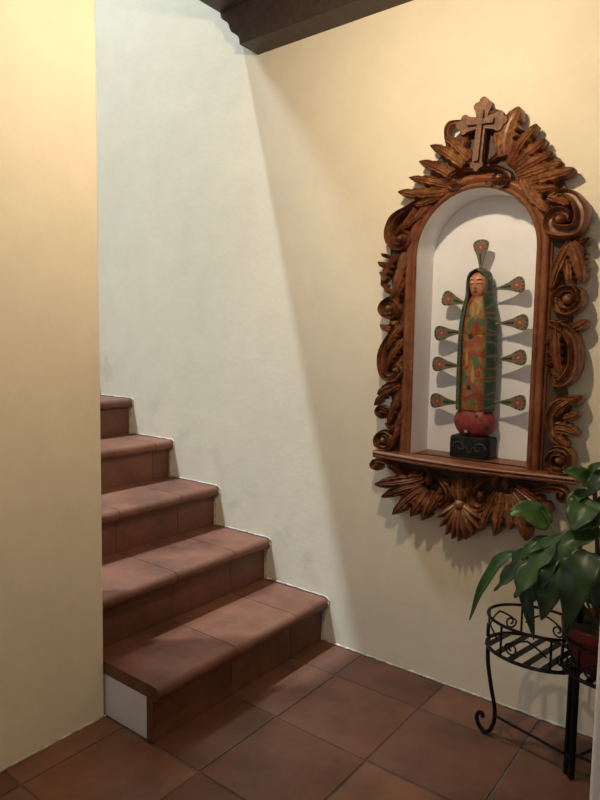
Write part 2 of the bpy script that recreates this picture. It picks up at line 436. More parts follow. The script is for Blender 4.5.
def ring_plate(bm, outer, hole, y0, y1):
    L = []
    for y in (y0, y1):
        o1 = [bm.verts.new((x, y, z)) for x, z in outer]; h1 = [bm.verts.new((x, y, z)) for x, z in hole]
        ed = [bm.edges.new((a, b)) for q in (o1, h1) for a, b in zip(q, q[1:]+q[:1])]
        bmesh.ops.triangle_fill(bm, edges=ed, use_beauty=True); L.append((o1, h1))
    for q0, q1 in zip(L[0], L[1]):
        for a in range(len(q0)): bm.faces.new((q0[a], q0[(a+1) % len(q0)], q1[(a+1) % len(q0)], q1[a]))
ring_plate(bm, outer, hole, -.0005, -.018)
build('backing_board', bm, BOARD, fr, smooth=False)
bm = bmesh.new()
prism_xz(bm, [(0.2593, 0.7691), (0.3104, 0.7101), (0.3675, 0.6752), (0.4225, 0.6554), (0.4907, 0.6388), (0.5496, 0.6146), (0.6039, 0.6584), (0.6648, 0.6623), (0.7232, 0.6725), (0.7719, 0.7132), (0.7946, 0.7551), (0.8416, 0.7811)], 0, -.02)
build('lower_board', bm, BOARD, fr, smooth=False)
# arched moulding: swept profile (offset from opening edge, height)
def sweep_arch(bm, prof, z0, zs, r):
    path = [(NX-r, z0, (-1, 0)), (NX-r, (z0+zs)/2, (-1, 0))]
    for k in range(41):
        a = PI-PI*k/40; path.append((NX+r*math.cos(a), zs+r*math.sin(a), (math.cos(a), math.sin(a))))
    path += [(NX+r, (z0+zs)/2, (1, 0)), (NX+r, z0, (1, 0))]
    rings = [[bm.verts.new((x+d[0]*s*1.3, -h, z+d[1]*s*1.3)) for s, h in prof] for x, z, d in path]
    for A, B in zip(rings, rings[1:]):
        for k in range(len(prof)-1): bm.faces.new((A[k], A[k+1], B[k+1], B[k]))
    bm.faces.new(rings[0]); bm.faces.new(rings[-1])
bm = bmesh.new()
sweep_arch(bm, [(0, -.001), (0, .030), (.002, .035), (.006, .038), (.010, .036), (.012, .032), (.017, .040), (.022, .044), (.027, .042), (.030, .036), (.031, .028), (.035, .024), (.036, .0)], .812, NZS, NR+.0006)
build('arched_moulding', bm, MOULD, fr)
# shelf with bowed moulded front
SZ0, SZ1 = .786, .812
bm = bmesh.new(); NSG = 30; rows = []
xl, xr = .222, .916
sp_prof = [(0, SZ0), (.004, SZ0+.002), (.006, SZ0+.008), (.003, SZ0+.011), (.006, SZ0+.013), (.009, SZ0+.018), (.007, SZ0+.023), (.002, SZ1)]
for i in range(NSG+1):
    u = i/NSG; x = xl+(xr-xl)*u; yf = -.058-.036*math.sin(PI*u)**1.3
    rows.append([bm.verts.new((x, -.001, SZ0))]+[bm.verts.new((x, yf-o, z)) for o, z in sp_prof]+[bm.verts.new((x, -.001, SZ1))])
for A, B in zip(rows, rows[1:]):
    for k in range(len(A)): bm.faces.new((A[k], A[(k+1) % len(A)], B[(k+1) % len(A)], B[k]))
bm.faces.new(rows[0]); bm.faces.new(rows[-1])
box(bm, NX-NR+.003, NX+NR-.003, -.02, ND-.001, SZ0+.012, SZ1)
build('shelf', bm, MOULD, fr)
# --- crest
bm = bmesh.new()
CX0, CZ0, TL = .581, 1.890, math.radians(4.5)
def cr(x, z): return (CX0+x*math.cos(TL)+z*math.sin(TL), CZ0-x*math.sin(TL)+z*math.cos(TL))
def trefoil(cx, cz, a, r, w):
    pts = []
    for k in range(-11, 12):
        da = k*10; rr = .80+.34*abs(math.cos(PI*da/80))
        t = a+math.radians(da); pts.append((cx+r*rr*math.cos(t), cz+r*rr*math.sin(t)))
    return pts
W2 = .018
poly = trefoil(0, .047, PI/2, .027, W2)[::1]
right = trefoil(.053, 0, 0, .027, W2); left = trefoil(-.053, 0, PI, .027, W2); low = trefoil(0, -.125, -PI/2, .019, W2)
poly = right+[(W2, W2)]+trefoil(0, .047, PI/2, .027, W2)+[(-W2, W2)]+left+[(-W2*.8, -W2)]+low+[(W2*.8, -W2)]
prism_xz(bm, [cr(*p) for p in poly], -.040, -.062)
cp = build('cross', bm, CROSSW, fr, smooth=False); cp['label'] = 'flat carved cross with budded ends at the top'
bm = bmesh.new()
prism_xz(bm, [cr(*p) for p in [(-.008, -.118), (.008, -.118), (.008, -.007), (.043, -.007), (.043, .008), (.008, .008), (.008, .036), (-.008, .036), (-.008, .008), (-.043, .008), (-.043, -.007), (-.008, -.007)]], -.060, -.074)
ci = build('raised_cross', bm, CROSSW, cp, smooth=False); ci.matrix_parent_inverse = cp.matrix_world.inverted(); ci['label'] = 'thin raised inner cross'
Q = -.02
for b, t, wd, bd in [((0.5380, 1.7894), (0.4557, 1.8695), .036, .12), ((0.5184, 1.7737), (0.4064, 1.8524), .040, .10), ((0.4923, 1.7396), (0.3678, 1.8066), .042, .08), ((0.4722, 1.7168), (0.3319, 1.7591), .034, .05), ((0.4517, 1.7002), (0.2911, 1.7176), .042, -.06), ((0.4309, 1.6834), (0.3503, 1.6667), .026, -.1), ((0.6552, 1.7829), (0.6985, 1.9148), .072, -.22), ((0.6689, 1.7566), (0.7520, 1.8546), .040, -.12), ((0.6789, 1.7430), (0.7806, 1.8059), .042, -.08), ((0.6888, 1.7296), (0.8028, 1.7647), .042, -.06), ((0.6956, 1.7136), (0.8300, 1.7316), .042, -.04), ((0.7056, 1.6972), (0.8646, 1.7092), .046, .04), ((0.7139, 1.7139), (0.7967, 1.5970), .046, .12), ((0.7278, 1.6763), (0.8164, 1.6645), .034, .10)]:
    add_leaf(b, t, wd, bd, h=.036, yb=Q, lift=.014)
add_scroll([(0.5058, 1.9138), (0.4714, 1.9141), (0.4582, 1.8945), (0.4670, 1.8484), (0.4929, 1.8092), (0.5418, 1.7795)], wd=.022, h=.030, yb=Q, taper=(.6, .5))
add_scroll([(0.6680, 1.9122), (0.6508, 1.8798), (0.6559, 1.8369), (0.6388, 1.7977), (0.5983, 1.7706)], wd=.024, h=.030, yb=Q, taper=(.6, .5))
add_bead((0.5205, 1.8471), .017, .032, Q); add_bead((0.6243, 1.8395), .017, .032, Q)
add_scroll([(0.5660, 1.7602), (0.5255, 1.7663), (0.4846, 1.7566), (0.4612, 1.7279), (0.4762, 1.7066)], (0.4963, 1.7263), .55, 1, .016, .036, Q)
add_scroll([(0.5793, 1.7581), (0.6246, 1.7604), (0.6666, 1.7389), (0.6804, 1.7097), (0.6594, 1.6915)], (0.6392, 1.7186), .55, -1, .016, .036, Q)
add_leaf(*[(0.5946, 1.7064), (0.6612, 1.7216)], .022, .1, .034, Q); add_leaf(*[(0.5276, 1.7156), (0.4720, 1.7232)], .020, .1, .034, Q)
# --- left side
add_scroll([(0.4122, 1.6988), (0.3571, 1.6892), (0.3121, 1.6678), (0.2738, 1.6483), (0.2509, 1.6199), (0.2402, 1.5794), (0.2535, 1.5402), (0.2820, 1.5207)], (0.3023, 1.5602), .8, 1, .028, .042, Q)
add_leaf(*[(0.3949, 1.6714), (0.3146, 1.5965)], .030, -.15, .032, Q); add_leaf(*[(0.3506, 1.6600), (0.2763, 1.5728)], .026, -.15, .034, Q)
for c, r in zip([(0.2343, 1.5103), (0.2272, 1.4793), (0.2324, 1.4439), (0.2377, 1.4050), (0.2465, 1.2565), (0.2823, 1.2739), (0.2499, 1.0238), (0.2742, 0.9063), (0.2545, 1.3868)], (.010, .014, .012, .012, .018, .014, .014, .014, .014)): add_bead(c, r, .034, Q)
add_leaf(*[(0.3135, 1.5149), (0.2717, 1.3512)], .045, -.10, .036, Q, 4); add_leaf(*[(0.2900, 1.5167), (0.2335, 1.4087)], .034, .10, .036, Q); add_leaf(*[(0.3169, 1.4188), (0.2851, 1.3089)], .024, .1, .03, Q)
add_scroll([(0.3069, 1.3675), (0.2712, 1.3687), (0.2354, 1.3487), (0.2241, 1.3171), (0.2455, 1.2884), (0.2818, 1.2879)], (0.2666, 1.3233), .8, 1, .020, .042, Q)
add_scroll([(0.2940, 1.2808), (0.2594, 1.2352), (0.2324, 1.1850), (0.2258, 1.1310), (0.2398, 1.0811), (0.2773, 1.0613), (0.3090, 1.0734)], (0.2959, 1.1048), .6, 1, .030, .042, Q)
add_leaf(*[(0.3143, 1.2667), (0.2654, 1.1749)], .030, .12, .034, Q); add_leaf(*[(0.3201, 1.2109), (0.2673, 1.1180)], .034, .12, .034, Q); add_leaf(*[(0.3220, 1.1549), (0.3004, 1.0908)], .026, .1, .03, Q)
add_leaf(*[(0.3055, 1.0591), (0.2295, 1.0154)], .034, .15, .036, Q); add_leaf(*[(0.3138, 1.0489), (0.2182, 0.9745)], .034, .20, .036, Q); add_leaf(*[(0.3222, 1.0352), (0.2741, 0.9099)], .038, .08, .032, Q)
add_scroll([(0.3040, 0.9843), (0.2680, 0.9709), (0.2349, 0.9757), (0.2190, 0.9490), (0.2405, 0.9288)], (0.2439, 0.9528), .6, 1, .014, .036, Q)
add_scroll([(0.3221, 0.9214), (0.2908, 0.8970), (0.2501, 0.8895), (0.2217, 0.8611), (0.2270, 0.8248), (0.2649, 0.8144)], (0.2575, 0.8520), 1.0, 1, .018, .042, Q)
add_leaf(*[(0.3283, 0.9718), (0.3003, 0.8547)], .028, .05, .03, Q)
# --- right side
add_scroll([(0.7984, 1.6514), (0.8319, 1.6643), (0.8718, 1.6476), (0.8981, 1.6131), (0.9082, 1.5753), (0.8994, 1.5365), (0.8730, 1.5160), (0.8394, 1.5161)], (0.8311, 1.5691), .85, -1, .042, .052, Q)
add_leaf(*[(0.7901, 1.6437), (0.8543, 1.6098)], .036, -.1, .034, Q)
add_leaf(*[(0.8653, 1.5052), (0.8156, 1.3618)], .036, .10, .042, Q, 2); add_leaf(*[(0.8628, 1.4996), (0.9021, 1.3817)], .052, -.10, .046, Q, 4); add_leaf(*[(0.8506, 1.4629), (0.8667, 1.3687)], .034, -.05, .036, Q, 4)
for c, r in zip([(0.9012, 1.5022), (0.9007, 1.4593), (0.9028, 1.4191), (0.8972, 1.2628), (0.8432, 1.2721), (0.8224, 1.2243), (0.8271, 1.1883), (0.8260, 1.1521), (0.8949, 1.0383), (0.8916, 0.9931), (0.8566, 1.0055)], (.015, .012, .012, .024, .017, .018, .018, .018, .024, .020, .016)): add_bead(c, r, .042, Q)
add_scroll([(0.8268, 1.3703), (0.8689, 1.3803), (0.9001, 1.3673), (0.9126, 1.3380), (0.9005, 1.3065), (0.8679, 1.2895), (0.8302, 1.3020)], (0.8655, 1.3365), .8, -1, .026, .048, Q)
add_leaf(*[(0.8099, 1.3591), (0.8593, 1.2926)], .026, -.15, .036, Q)
add_scroll([(0.8196, 1.2813), (0.8664, 1.2630), (0.8961, 1.2306), (0.9095, 1.1868), (0.9070, 1.1279), (0.8758, 1.0790), (0.8330, 1.0706), (0.8140, 1.0971)], wd=.042, h=.048, yb=Q, taper=(.5, .35), inset=-1)
add_leaf(*[(0.8350, 1.2632), (0.8572, 1.1081)], .046, .10, .042, Q, 4); add_leaf(*[(0.8271, 1.1310), (0.8689, 1.1026)], .026, .10, .036, Q, 2)
add_scroll([(0.8713, 1.0547), (0.8380, 1.0284), (0.8193, 0.9903), (0.8214, 0.9474), (0.8411, 0.9063), (0.8621, 0.8964)], wd=.032, h=.044, yb=Q, taper=(.5, .4), inset=1)
add_leaf(*[(0.8343, 0.9854), (0.9084, 1.0481)], .038, -.15, .044, Q); add_leaf(*[(0.8390, 0.9491), (0.9141, 0.9382)], .040, -.18, .046, Q); add_leaf(*[(0.8364, 0.9427), (0.8850, 0.8989)], .030, -.1, .040, Q)
add_scroll([(0.8222, 0.8702), (0.8388, 0.8938), (0.8706, 0.9004), (0.9001, 0.8825), (0.9076, 0.8471), (0.8835, 0.8165), (0.8456, 0.8174)], (0.8657, 0.8539), .9, -1, .022, .048, Q)
# --- bottom bracket
Q2 = -.022
add_scroll([(0.4211, 0.7575), (0.3672, 0.7572), (0.3114, 0.7677), (0.2621, 0.7832), (0.2205, 0.7780), (0.2087, 0.7506), (0.2302, 0.7386)], (0.2337, 0.7594), .5, 1, .016, .040, Q2)
add_scroll([(0.3619, 0.6851), (0.3369, 0.7244), (0.3040, 0.7486), (0.2711, 0.7588)], wd=.018, h=.034, yb=Q2)
for b, t, wd, bd in [((0.4218, 0.7366), (0.2400, 0.6920), .052, -.06), ((0.4150, 0.7145), (0.2705, 0.6488), .044, .06), ((0.4230, 0.7051), (0.3172, 0.5944), .050, .06), ((0.4384, 0.6969), (0.3884, 0.6000), .046, .04), ((0.4610, 0.6935), (0.4309, 0.5935), .042, .02), ((0.4833, 0.6901), (0.4596, 0.6304), .034, .0), ((0.6824, 0.7283), (0.6351, 0.5944), .040, .05), ((0.6953, 0.7304), (0.6853, 0.5910), .046, .0), ((0.7116, 0.7264), (0.7356, 0.6205), .044, .0), ((0.7212, 0.7280), (0.7870, 0.5953), .050, -.04), ((0.7335, 0.7364), (0.8269, 0.6508), .048, -.05), ((0.7392, 0.7501), (0.8516, 0.6929), .044, -.05)]:
    add_leaf(b, t, wd, bd, h=.050, yb=Q2, lift=.022)
add_scroll([(0.4438, 0.7536), (0.4887, 0.7393), (0.5152, 0.7089), (0.5131, 0.6708), (0.4848, 0.6487), (0.4546, 0.6645), (0.4496, 0.6987)], wd=.022, h=.048, yb=Q2)
add_scroll([(0.6544, 0.7666), (0.6152, 0.7444), (0.5927, 0.7108), (0.5975, 0.6781), (0.6253, 0.6661), (0.6511, 0.6904), (0.6530, 0.7237)], wd=.022, h=.048, yb=Q2)
for c, r in zip([(0.4407, 0.7358), (0.6681, 0.7555), (0.4830, 0.6969), (0.6236, 0.7058), (0.7038, 0.7576), (0.3912, 0.7392)], (.020, .022, .013, .013, .018, .016)): add_bead(c, r, .046, Q2)
add_scroll([(0.7076, 0.7452), (0.7521, 0.7425), (0.7946, 0.7554), (0.8359, 0.7711), (0.8710, 0.7734), (0.8947, 0.7587), (0.8903, 0.7335)], (0.8780, 0.7484), .6, -1, .020, .042, Q2)
add_leaf(*[(0.7206, 0.7408), (0.8020, 0.7283)], .03, .1, .04, Q2); 
# shell
bm = bmesh.new(); knob(bm, (0.5604, 0.6670), .024, .060, Q2)
sh = build('shell', bm, CARVE, fr)
for t, wd in zip([(0.4836, 0.6123), (0.4957, 0.5833), (0.5184, 0.5600), (0.5421, 0.5510), (0.5653, 0.5472), (0.5893, 0.5589), (0.6127, 0.5772), (0.6318, 0.6060), (0.6406, 0.6376)], (.024, .028, .03, .03, .03, .03, .03, .028, .024)):
    lf = add_leaf((0.5602, 0.6737), t, wd, 0, .060, Q2, 0, .016, 'shell_flute', sh); lf.matrix_parent_inverse = sh.matrix_world.inverted()
add_leaf(*[(0.5531, 0.7604), (0.5606, 0.6636)], .034, 0, .05, Q2, 2); add_leaf(*[(0.5290, 0.7467), (0.5533, 0.6692)], .02, .1, .044, Q2, 1); add_leaf(*[(0.5848, 0.7515), (0.5673, 0.6715)], .02, -.1, .044, Q2, 1)

# ------------------------------------------------------------------ statue
SX, SY = .553, .052
sta = empty('saint_statue', (SX, SY, SZ1))
tag(sta, 'painted wooden saint statue in green mantle with nine flower rays, standing in the niche', 'statue')
GREEN_M = None
def mantle_mat():
    m, nt, b = mat('dark_green_painted_mantle')
    g = nt.nodes.new('ShaderNodeNewGeometry'); sp_ = nt.nodes.new('ShaderNodeSeparateXYZ'); nt.links.new(g.outputs['Position'], sp_.inputs[0])
    n = noise(nt, 40, 5); n2 = noise(nt, 14, 3)
    base = ramp(nt, n.outputs[0], [(.35, (.010, .028, .022)), (.7, (.038, .080, .056))])
    w_ = nt.nodes.new('ShaderNodeMath'); w_.operation = 'MULTIPLY_ADD'; w_.inputs[1].default_value = 150; 
    nt.links.new(sp_.outputs[2], w_.inputs[0])
    nm = nt.nodes.new('ShaderNodeMath'); nm.operation = 'MULTIPLY'; nm.inputs[1].default_value = 7; nt.links.new(n2.outputs[0], nm.inputs[0]); nt.links.new(nm.outputs[0], w_.inputs[2])
    s_ = nt.nodes.new('ShaderNodeMath'); s_.operation = 'SINE'; nt.links.new(w_.outputs[0], s_.inputs[0])
    k = ramp(nt, s_.outputs[0], [(.82, 0.), (.97, .55)])
    c1 = mix(nt, k.outputs[0], base.outputs[0], (.22, .14, .05))
    w2 = nt.nodes.new('ShaderNodeMath'); w2.operation = 'MULTIPLY'; w2.inputs[1].default_value = 88; nt.links.new(sp_.outputs[2], w2.inputs[0])
    s2 = nt.nodes.new('ShaderNodeMath'); s2.operation = 'SINE'; nt.links.new(w2.outputs[0], s2.inputs[0])
    k2 = ramp(nt, s2.outputs[0], [(.93, 0.), (.99, .7)])
    nt.links.new(mix(nt, k2.outputs[0], c1, (.25, .06, .035)), b.inputs['Base Color']); b.inputs['Roughness'].default_value = .5
    return m
GREEN_M = mantle_mat()
def robe_mat():
    m, nt, b = mat('painted_floral_robe')
    a = noise(nt, 22, 3, .5, dist=.8); c = noise(nt, 60, 4)
    r = ramp(nt, a.outputs[0], [(.36, (.26, .045, .022)), (.46, (.32, .085, .028)), (.56, (.34, .18, .045)), (.68, (.28, .13, .035))])
    o = mix(nt, .5, r.outputs[0], ramp(nt, c.outputs[0], [(.35, .5), (.65, 1.)]).outputs[0], 'MULTIPLY')
    nt.links.new(o, b.inputs['Base Color']); b.inputs['Roughness'].default_value = .5; return m
ROBE = robe_mat()
LEAFP = simple('painted_leaf_green', (.05, .13, .06), .5); REDP = simple('painted_flower_red', (.26, .060, .036), .55)
DKP = simple('painted_dark_dots', (.015, .02, .02), .5); GOLDP = simple('painted_gold_line', (.38, .25, .08), .45)
SKIN = simple('painted_face', (.58, .25, .14), .30, var=.06); REDBALL = simple('worn_red_paint', (.21, .028, .025), .5, var=.4, scale=45)
RAYP = simple('grey_green_ray_paint', (.135, .125, .075), .55, var=.3, scale=60); BLACKW = simple('black_painted_wood', (.008, .009, .010), .5, var=.3, scale=50)
BLACKW.node_tree.nodes['Principled BSDF'].inputs['Specular IOR Level'].default_value = .2
HAIR = simple('painted_brows', (.05, .02, .015), .5)
# base: chamfered block with incised scrolls
bz0, bz1 = SZ1, SZ1+.074
bm = bmesh.new()
hw, yd0, yd1, ch = .072, .013, .088, .014
poly = [(-hw+ch, yd0), (hw-ch, yd0), (hw, yd0+ch), (hw, yd1), (-hw, yd1), (-hw, yd0+ch)]
rs = []
for z, s in ((bz0, 1), (bz0+.006, 1.0), (bz1-.01, 1.0), (bz1, .93)):
    rs.append([bm.verts.new((SX-.003+x*s, (y-.05)*s+.05, z)) for x, y in poly])
for A, B in zip(rs, rs[1:]):
    for k in range(6): bm.faces.new((A[k], A[(k+1) % 6], B[(k+1) % 6], B[k]))
bm.faces.new(rs[0]); bm.faces.new(rs[-1])
pb = build('base', bm, BLACKW, sta, bevel=.002)
bm = bmesh.new()
for sx in (-1, 1):
    pts = [Vector((SX+sx*(.034+(.026-.0022*k)*math.cos(k*.55)), yd0-.0005, bz0+.036+(.024-.002*k)*math.sin(k*.55))) for k in range(12)]
    tube(bm, pts, .0022, 6)
tube(bm, [Vector((SX-.02+.004*k, yd0-.0005, bz0+.03+.012*math.sin(k*.9))) for k in range(11)], .002, 6)
o = build('carved_scroll', bm, simple('worn_grey_edges', (.03, .034, .03), .5), pb); o.matrix_parent_inverse = pb.matrix_world.inverted()
# red round drapery under the robe
bm = bmesh.new(); g = []
RZ0, RZ1 = bz1-.002, bz1+.100
for j in range(17):
    t = j/16; z = RZ0+(RZ1-RZ0)*t; r = .072*math.sqrt(max(.02, 1-((t-.52)/.60)**2))
    row = []
    for k in range(36):
        a = 2*PI*k/36; cl = 1-.12*math.exp(-((a-1.5*PI)/.22)**2)*(.3+.7*(1-abs(t-.5)))
        row.append(bm.verts.new((SX+r*cl*math.cos(a), SY+.002+.60*r*cl*math.sin(a), z)))
    g.append(row)
for A, B in zip(g, g[1:]):
    for k in range(36): bm.faces.new((A[k], A[(k+1) % 36], B[(k+1) % 36], B[k]))
bm.faces.new(g[0]); bm.faces.new(g[-1])
for x, z in ((-.04, .07), (-.025, .045), (.035, .06), (.05, .04), (.02, .075)):
    ball(bm, (SX+x, SY-.040+.25*abs(x), RZ0+z), .006, .005, .004, 8, 6, 1)
ball(bm, (SX-.012, SY-.033, RZ0+.018), .012, .008, .010, 10, 7, 1); ball(bm, (SX-.012, SY-.041, RZ0+.019), .005, .003, .005, 8, 6, 2)
o = build('red_drapery', bm, [REDBALL, DKP, SKIN], sta)
# robe column
def ringrow(bm, z, hx, hy, a0, a1, n, cy=SY, flat=1):
    return [bm.verts.new((SX+hx*math.cos(a0+(a1-a0)*k/n), cy+hy*math.sin(a0+(a1-a0)*k/n), z)) for k in range(n+1)]
ZB0 = RZ1-.010; ZT = 1.452
bm = bmesh.new(); rows = []
for z, hx, hy in ((ZB0, .052, .036), (ZB0+.01, .054, .040), (1.10, .055, .040), (1.20, .056, .041), (1.228, .0555, .041), (1.231, .051, .038), (1.235, .0555, .041), (1.29, .054, .040), (1.33, .048, .037), (1.352, .034, .030), (1.362, .024, .024)):
    rows.append(ringrow(bm, z, hx, hy, 0, 2*PI*31/32, 31))
for A, B in zip(rows, rows[1:]):
    for k in range(32): bm.faces.new((A[k], A[(k+1) % 32], B[(k+1) % 32], B[k]))
bm.faces.new(rows[0]); bm.faces.new(rows[-1])
def on_robe(x, z): return Vector((SX+x, SY-.0405*math.sqrt(max(.05, 1-(x/.056)**2)), z))
def petal(bm, x, z, L, wd, ang, mi, bulge=.0016):
    pts = []
    for k in range(14):
        t = 2*PI*k/14; u = L/2*math.cos(t); v = wd/2*math.sin(t)*(1-.45*math.cos(t)*.8)
        px, pz = x+u*math.cos(ang)-v*math.sin(ang), z+u*math.sin(ang)+v*math.cos(ang)
        pts.append(bm.verts.new(on_robe(px, pz)+Vector((0, -.0006, 0))))
    c = bm.verts.new(on_robe(x, z)+Vector((0, -bulge, 0)))
    for k in range(14): bm.faces.new((c, pts[k], pts[(k+1) % 14])).material_index = mi
for x, z, L, wd, an, mi in [(-.026, 1.09, .040, .020, 1.75, 1), (.012, 1.145, .042, .020, 2.1, 1), (.006, 1.01, .03, .018, 1.5, 1), (-.012, 1.27, .04, .018, 1.0, 1), (.02, 1.275, .036, .016, 2.2, 1), (-.02, 1.30, .028, .014, 1.9, 1),
                         (-.008, 1.225, .020, .018, 0, 3), (-.008, 1.055, .018, .014, 1.3, 3), (-.006, 1.205, .034, .026, .6, 2), (.018, 1.215, .03, .022, 2.2, 2), (-.03, 1.20, .026, .02, 1.2, 2), (-.012, 1.075, .03, .024, .5, 2), (.012, 1.05, .03, .024, 2, 2), (-.03, 1.04, .026, .02, 1, 2), (.02, 1.10, .024, .018, 1.2, 2), (-.03, 1.14, .022, .018, 1, 2),
                         (-.004, 1.315, .05, .016, 1.57, 4), (.014, 1.31, .03, .012, 1.2, 4), (-.02, 1.15, .05, .012, 1.6, 4), (.004, 1.10, .06, .012, 1.6, 4)]:
    petal(bm, x, z, L, wd, an, mi)
build('robe', bm, [ROBE, LEAFP, REDP, DKP, GOLDP], sta)
# head
HZ = 1.398
bm = bmesh.new(); rows = []
hp = [(-.046, .006, .01), (-.042, .016, .02), (-.034, .023, .029), (-.022, .028, .034), (-.008, .031, .037), (.008, .033, .038), (.022, .032, .036), (.034, .026, .028), (.042, .012, .014)]
for dz, hx, hy in hp: rows.append(ringrow(bm, HZ+dz, hx, hy, 0, 2*PI*23/24, 23, SY-.002))
for A, B in zip(rows, rows[1:]):
    for k in range(24): bm.faces.new((A[k], A[(k+1) % 24], B[(k+1) % 24], B[k]))
bm.faces.new(rows[0]); bm.faces.new(rows[-1])
lathe(bm, [(.017, HZ-.06), (.016, HZ-.03)], SX, SY-.004, 16)
# nose, brows, eyelids, mouth
fy = SY-.002
nv = [(0, fy-.037, HZ+.012), (-.0075, fy-.0365, HZ-.012), (.0075, fy-.0365, HZ-.012), (0, fy-.048, HZ-.011), (0, fy-.036, HZ-.016)]
V = [bm.verts.new((SX+x, y, z)) for x, y, z in nv]
for q in ((0, 1, 3), (0, 3, 2), (1, 4, 3), (2, 3, 4)): bm.faces.new([V[i] for i in q])
for s in (-1, 1):
    ball(bm, (SX+s*.0135, fy-.0335, HZ+.0045), .0085, .0035, .0042, 12, 8, 0)
    tube(bm, [(SX+s*(.005+.004*k), fy-.0385+.0011*k*k*.6, HZ+.0025-.0012*math.sin(PI*k/4)) for k in range(5)], .0009, 6, 1)
    tube(bm, [(SX+s*(.004+.0045*k), fy-.0385+.0009*k*k*.6, HZ+.0135+.0025*math.sin(PI*k/4)) for k in range(5)], .0012, 6, 1)
tube(bm, [(SX-.009+.003*k, fy-.0335-.0022*math.sin(PI*k/6), HZ-.0235) for k in range(7)], [.0006, .0017, .0026, .0022, .0026, .0017, .0006], 6, 2)
build('head', bm, [SKIN, HAIR, REDP], sta)
# mantle wrapped round back and sides and over the head
bm = bmesh.new(); inn = []; outr = []
A0 = -PI/2
mr = [(ZB0-.002, .069, .046, .74), (ZB0+.02, .070, .048, .72), (1.10, .071, .049, .72), (1.20, .071, .049, .72), (1.27, .068, .047, .70), (1.32, .060, .045, .62), (1.355, .050, .043, .62), (1.38, .046, .043, .90), (1.405, .044, .044, .98), (1.425, .042, .044, .90), (1.437, .038, .043, .62), (1.446, .028, .036, .2), (1.453, .014, .02, .02)]
NM = 28
for z, hx, hy, op in mr:
    a0 = A0+op; a1 = A0+2*PI-op
    hx *= .96; outr.append(ringrow(bm, z, hx, hy, a0, a1, NM)); inn.append(ringrow(bm, min(z, 1.448), hx-.007, hy-.007, a0, a1, NM))
for A, B, C, D in zip(outr, outr[1:], inn, inn[1:]):
    for k in range(NM):
        bm.faces.new((A[k], A[k+1], B[k+1], B[k])); bm.faces.new((C[k], D[k], D[k+1], C[k+1]))
    bm.faces.new((A[0], B[0], D[0], C[0])); bm.faces.new((A[-1], C[-1], D[-1], B[-1]))
for k in range(NM):
    bm.faces.new((outr[0][k], inn[0][k], inn[0][k+1], outr[0][k+1]))
bm.faces.new(outr[-1])
for e in (0, -1):
    tube(bm, [r[e].co+Vector((0, -.001, 0)) for r in outr[:-1]], .0028, 6, 1)
build('mantle', bm, [GREEN_M, simple('painted_mantle_edge', (.06, .10, .05), .5)], sta)
# rays
def ray_fan(a, t, wd):
    A = Vector((a[0], 0, a[1])); T2 = Vector((t[0], 0, t[1])); d = T2-A; L = d.length; u = d.normalized(); v = Vector((u.z, 0, -u.x))
    bm = bmesh.new(); out = []
    P = [(0, .004)]+[(.2, .0075), (.45, .5*wd*.52), (.62, .5*wd*.80), (.76, .5*wd*.98), (.86, .5*wd*1.0), (.94, .5*wd*.84), (.985, .5*wd*.52), (1.0, .5*wd*.2)]
    pl = [A+u*(s*L)+v*h for s, h in P]+[A+u*(s*L)-v*h for s, h in reversed(P)]
    prism_xz(bm, [(p.x, p.z) for p in pl], SY-.004, SY-.012)
    yf = SY-.0126
    def disc(c, r, mi, sx=1.0):
        cv = bm.verts.new((c.x, yf-.001, c.z)); rr = [bm.verts.new((c.x+r*math.cos(2*PI*k/10), yf, c.z+r*math.sin(2*PI*k/10))) for k in range(10)]
        for k in range(10): bm.faces.new((cv, rr[k], rr[(k+1) % 10])).material_index = mi
    c0 = A+u*(.72*L)
    for k in range(5): disc(c0+(u*math.cos(k*1.257)+v*math.sin(k*1.257))*wd*.17, wd*.12, 1)
    disc(c0, wd*.09, 3)
    for s, h in ((.80, .43), (.90, .33), (.955, .12), (.955, -.12), (.90, -.33), (.80, -.43), (.66, .34), (.66, -.34)): disc(A+u*(s*L)+v*(h*wd), wd*.06, 2)
    yf -= .0002
    q = [A+u*(s*L)+v*h for s, h in ((.12, .0022), (.50, .004), (.50, -.004), (.12, -.0022))]
    bm.faces.new([bm.verts.new((p.x, yf, p.z)) for p in q]).material_index = 2
    tube(bm, [Vector((A.x, SY-.008, A.z))-u*.018, Vector((A.x, SY-.008, A.z))+u*.01], .004, 8)
    build('ray', bm, [RAYP, REDP, DKP, GOLDP], sta)
for a, t in [((0.5569, 1.4538), (0.5546, 1.5475)), ((0.5090, 1.3374), (0.4238, 1.3621)), ((0.4986, 1.2409), (0.3984, 1.2355)), ((0.4942, 1.1243), (0.3947, 1.1298)), ((0.4921, 0.9960), (0.3919, 0.9997)), ((0.6195, 1.3835), (0.7054, 1.3959)), ((0.6313, 1.2690), (0.7224, 1.2731)), ((0.6333, 1.1505), (0.7213, 1.1610)), ((0.6379, 1.0095), (0.7267, 1.0123))]:
    ray_fan(a, t, .052)

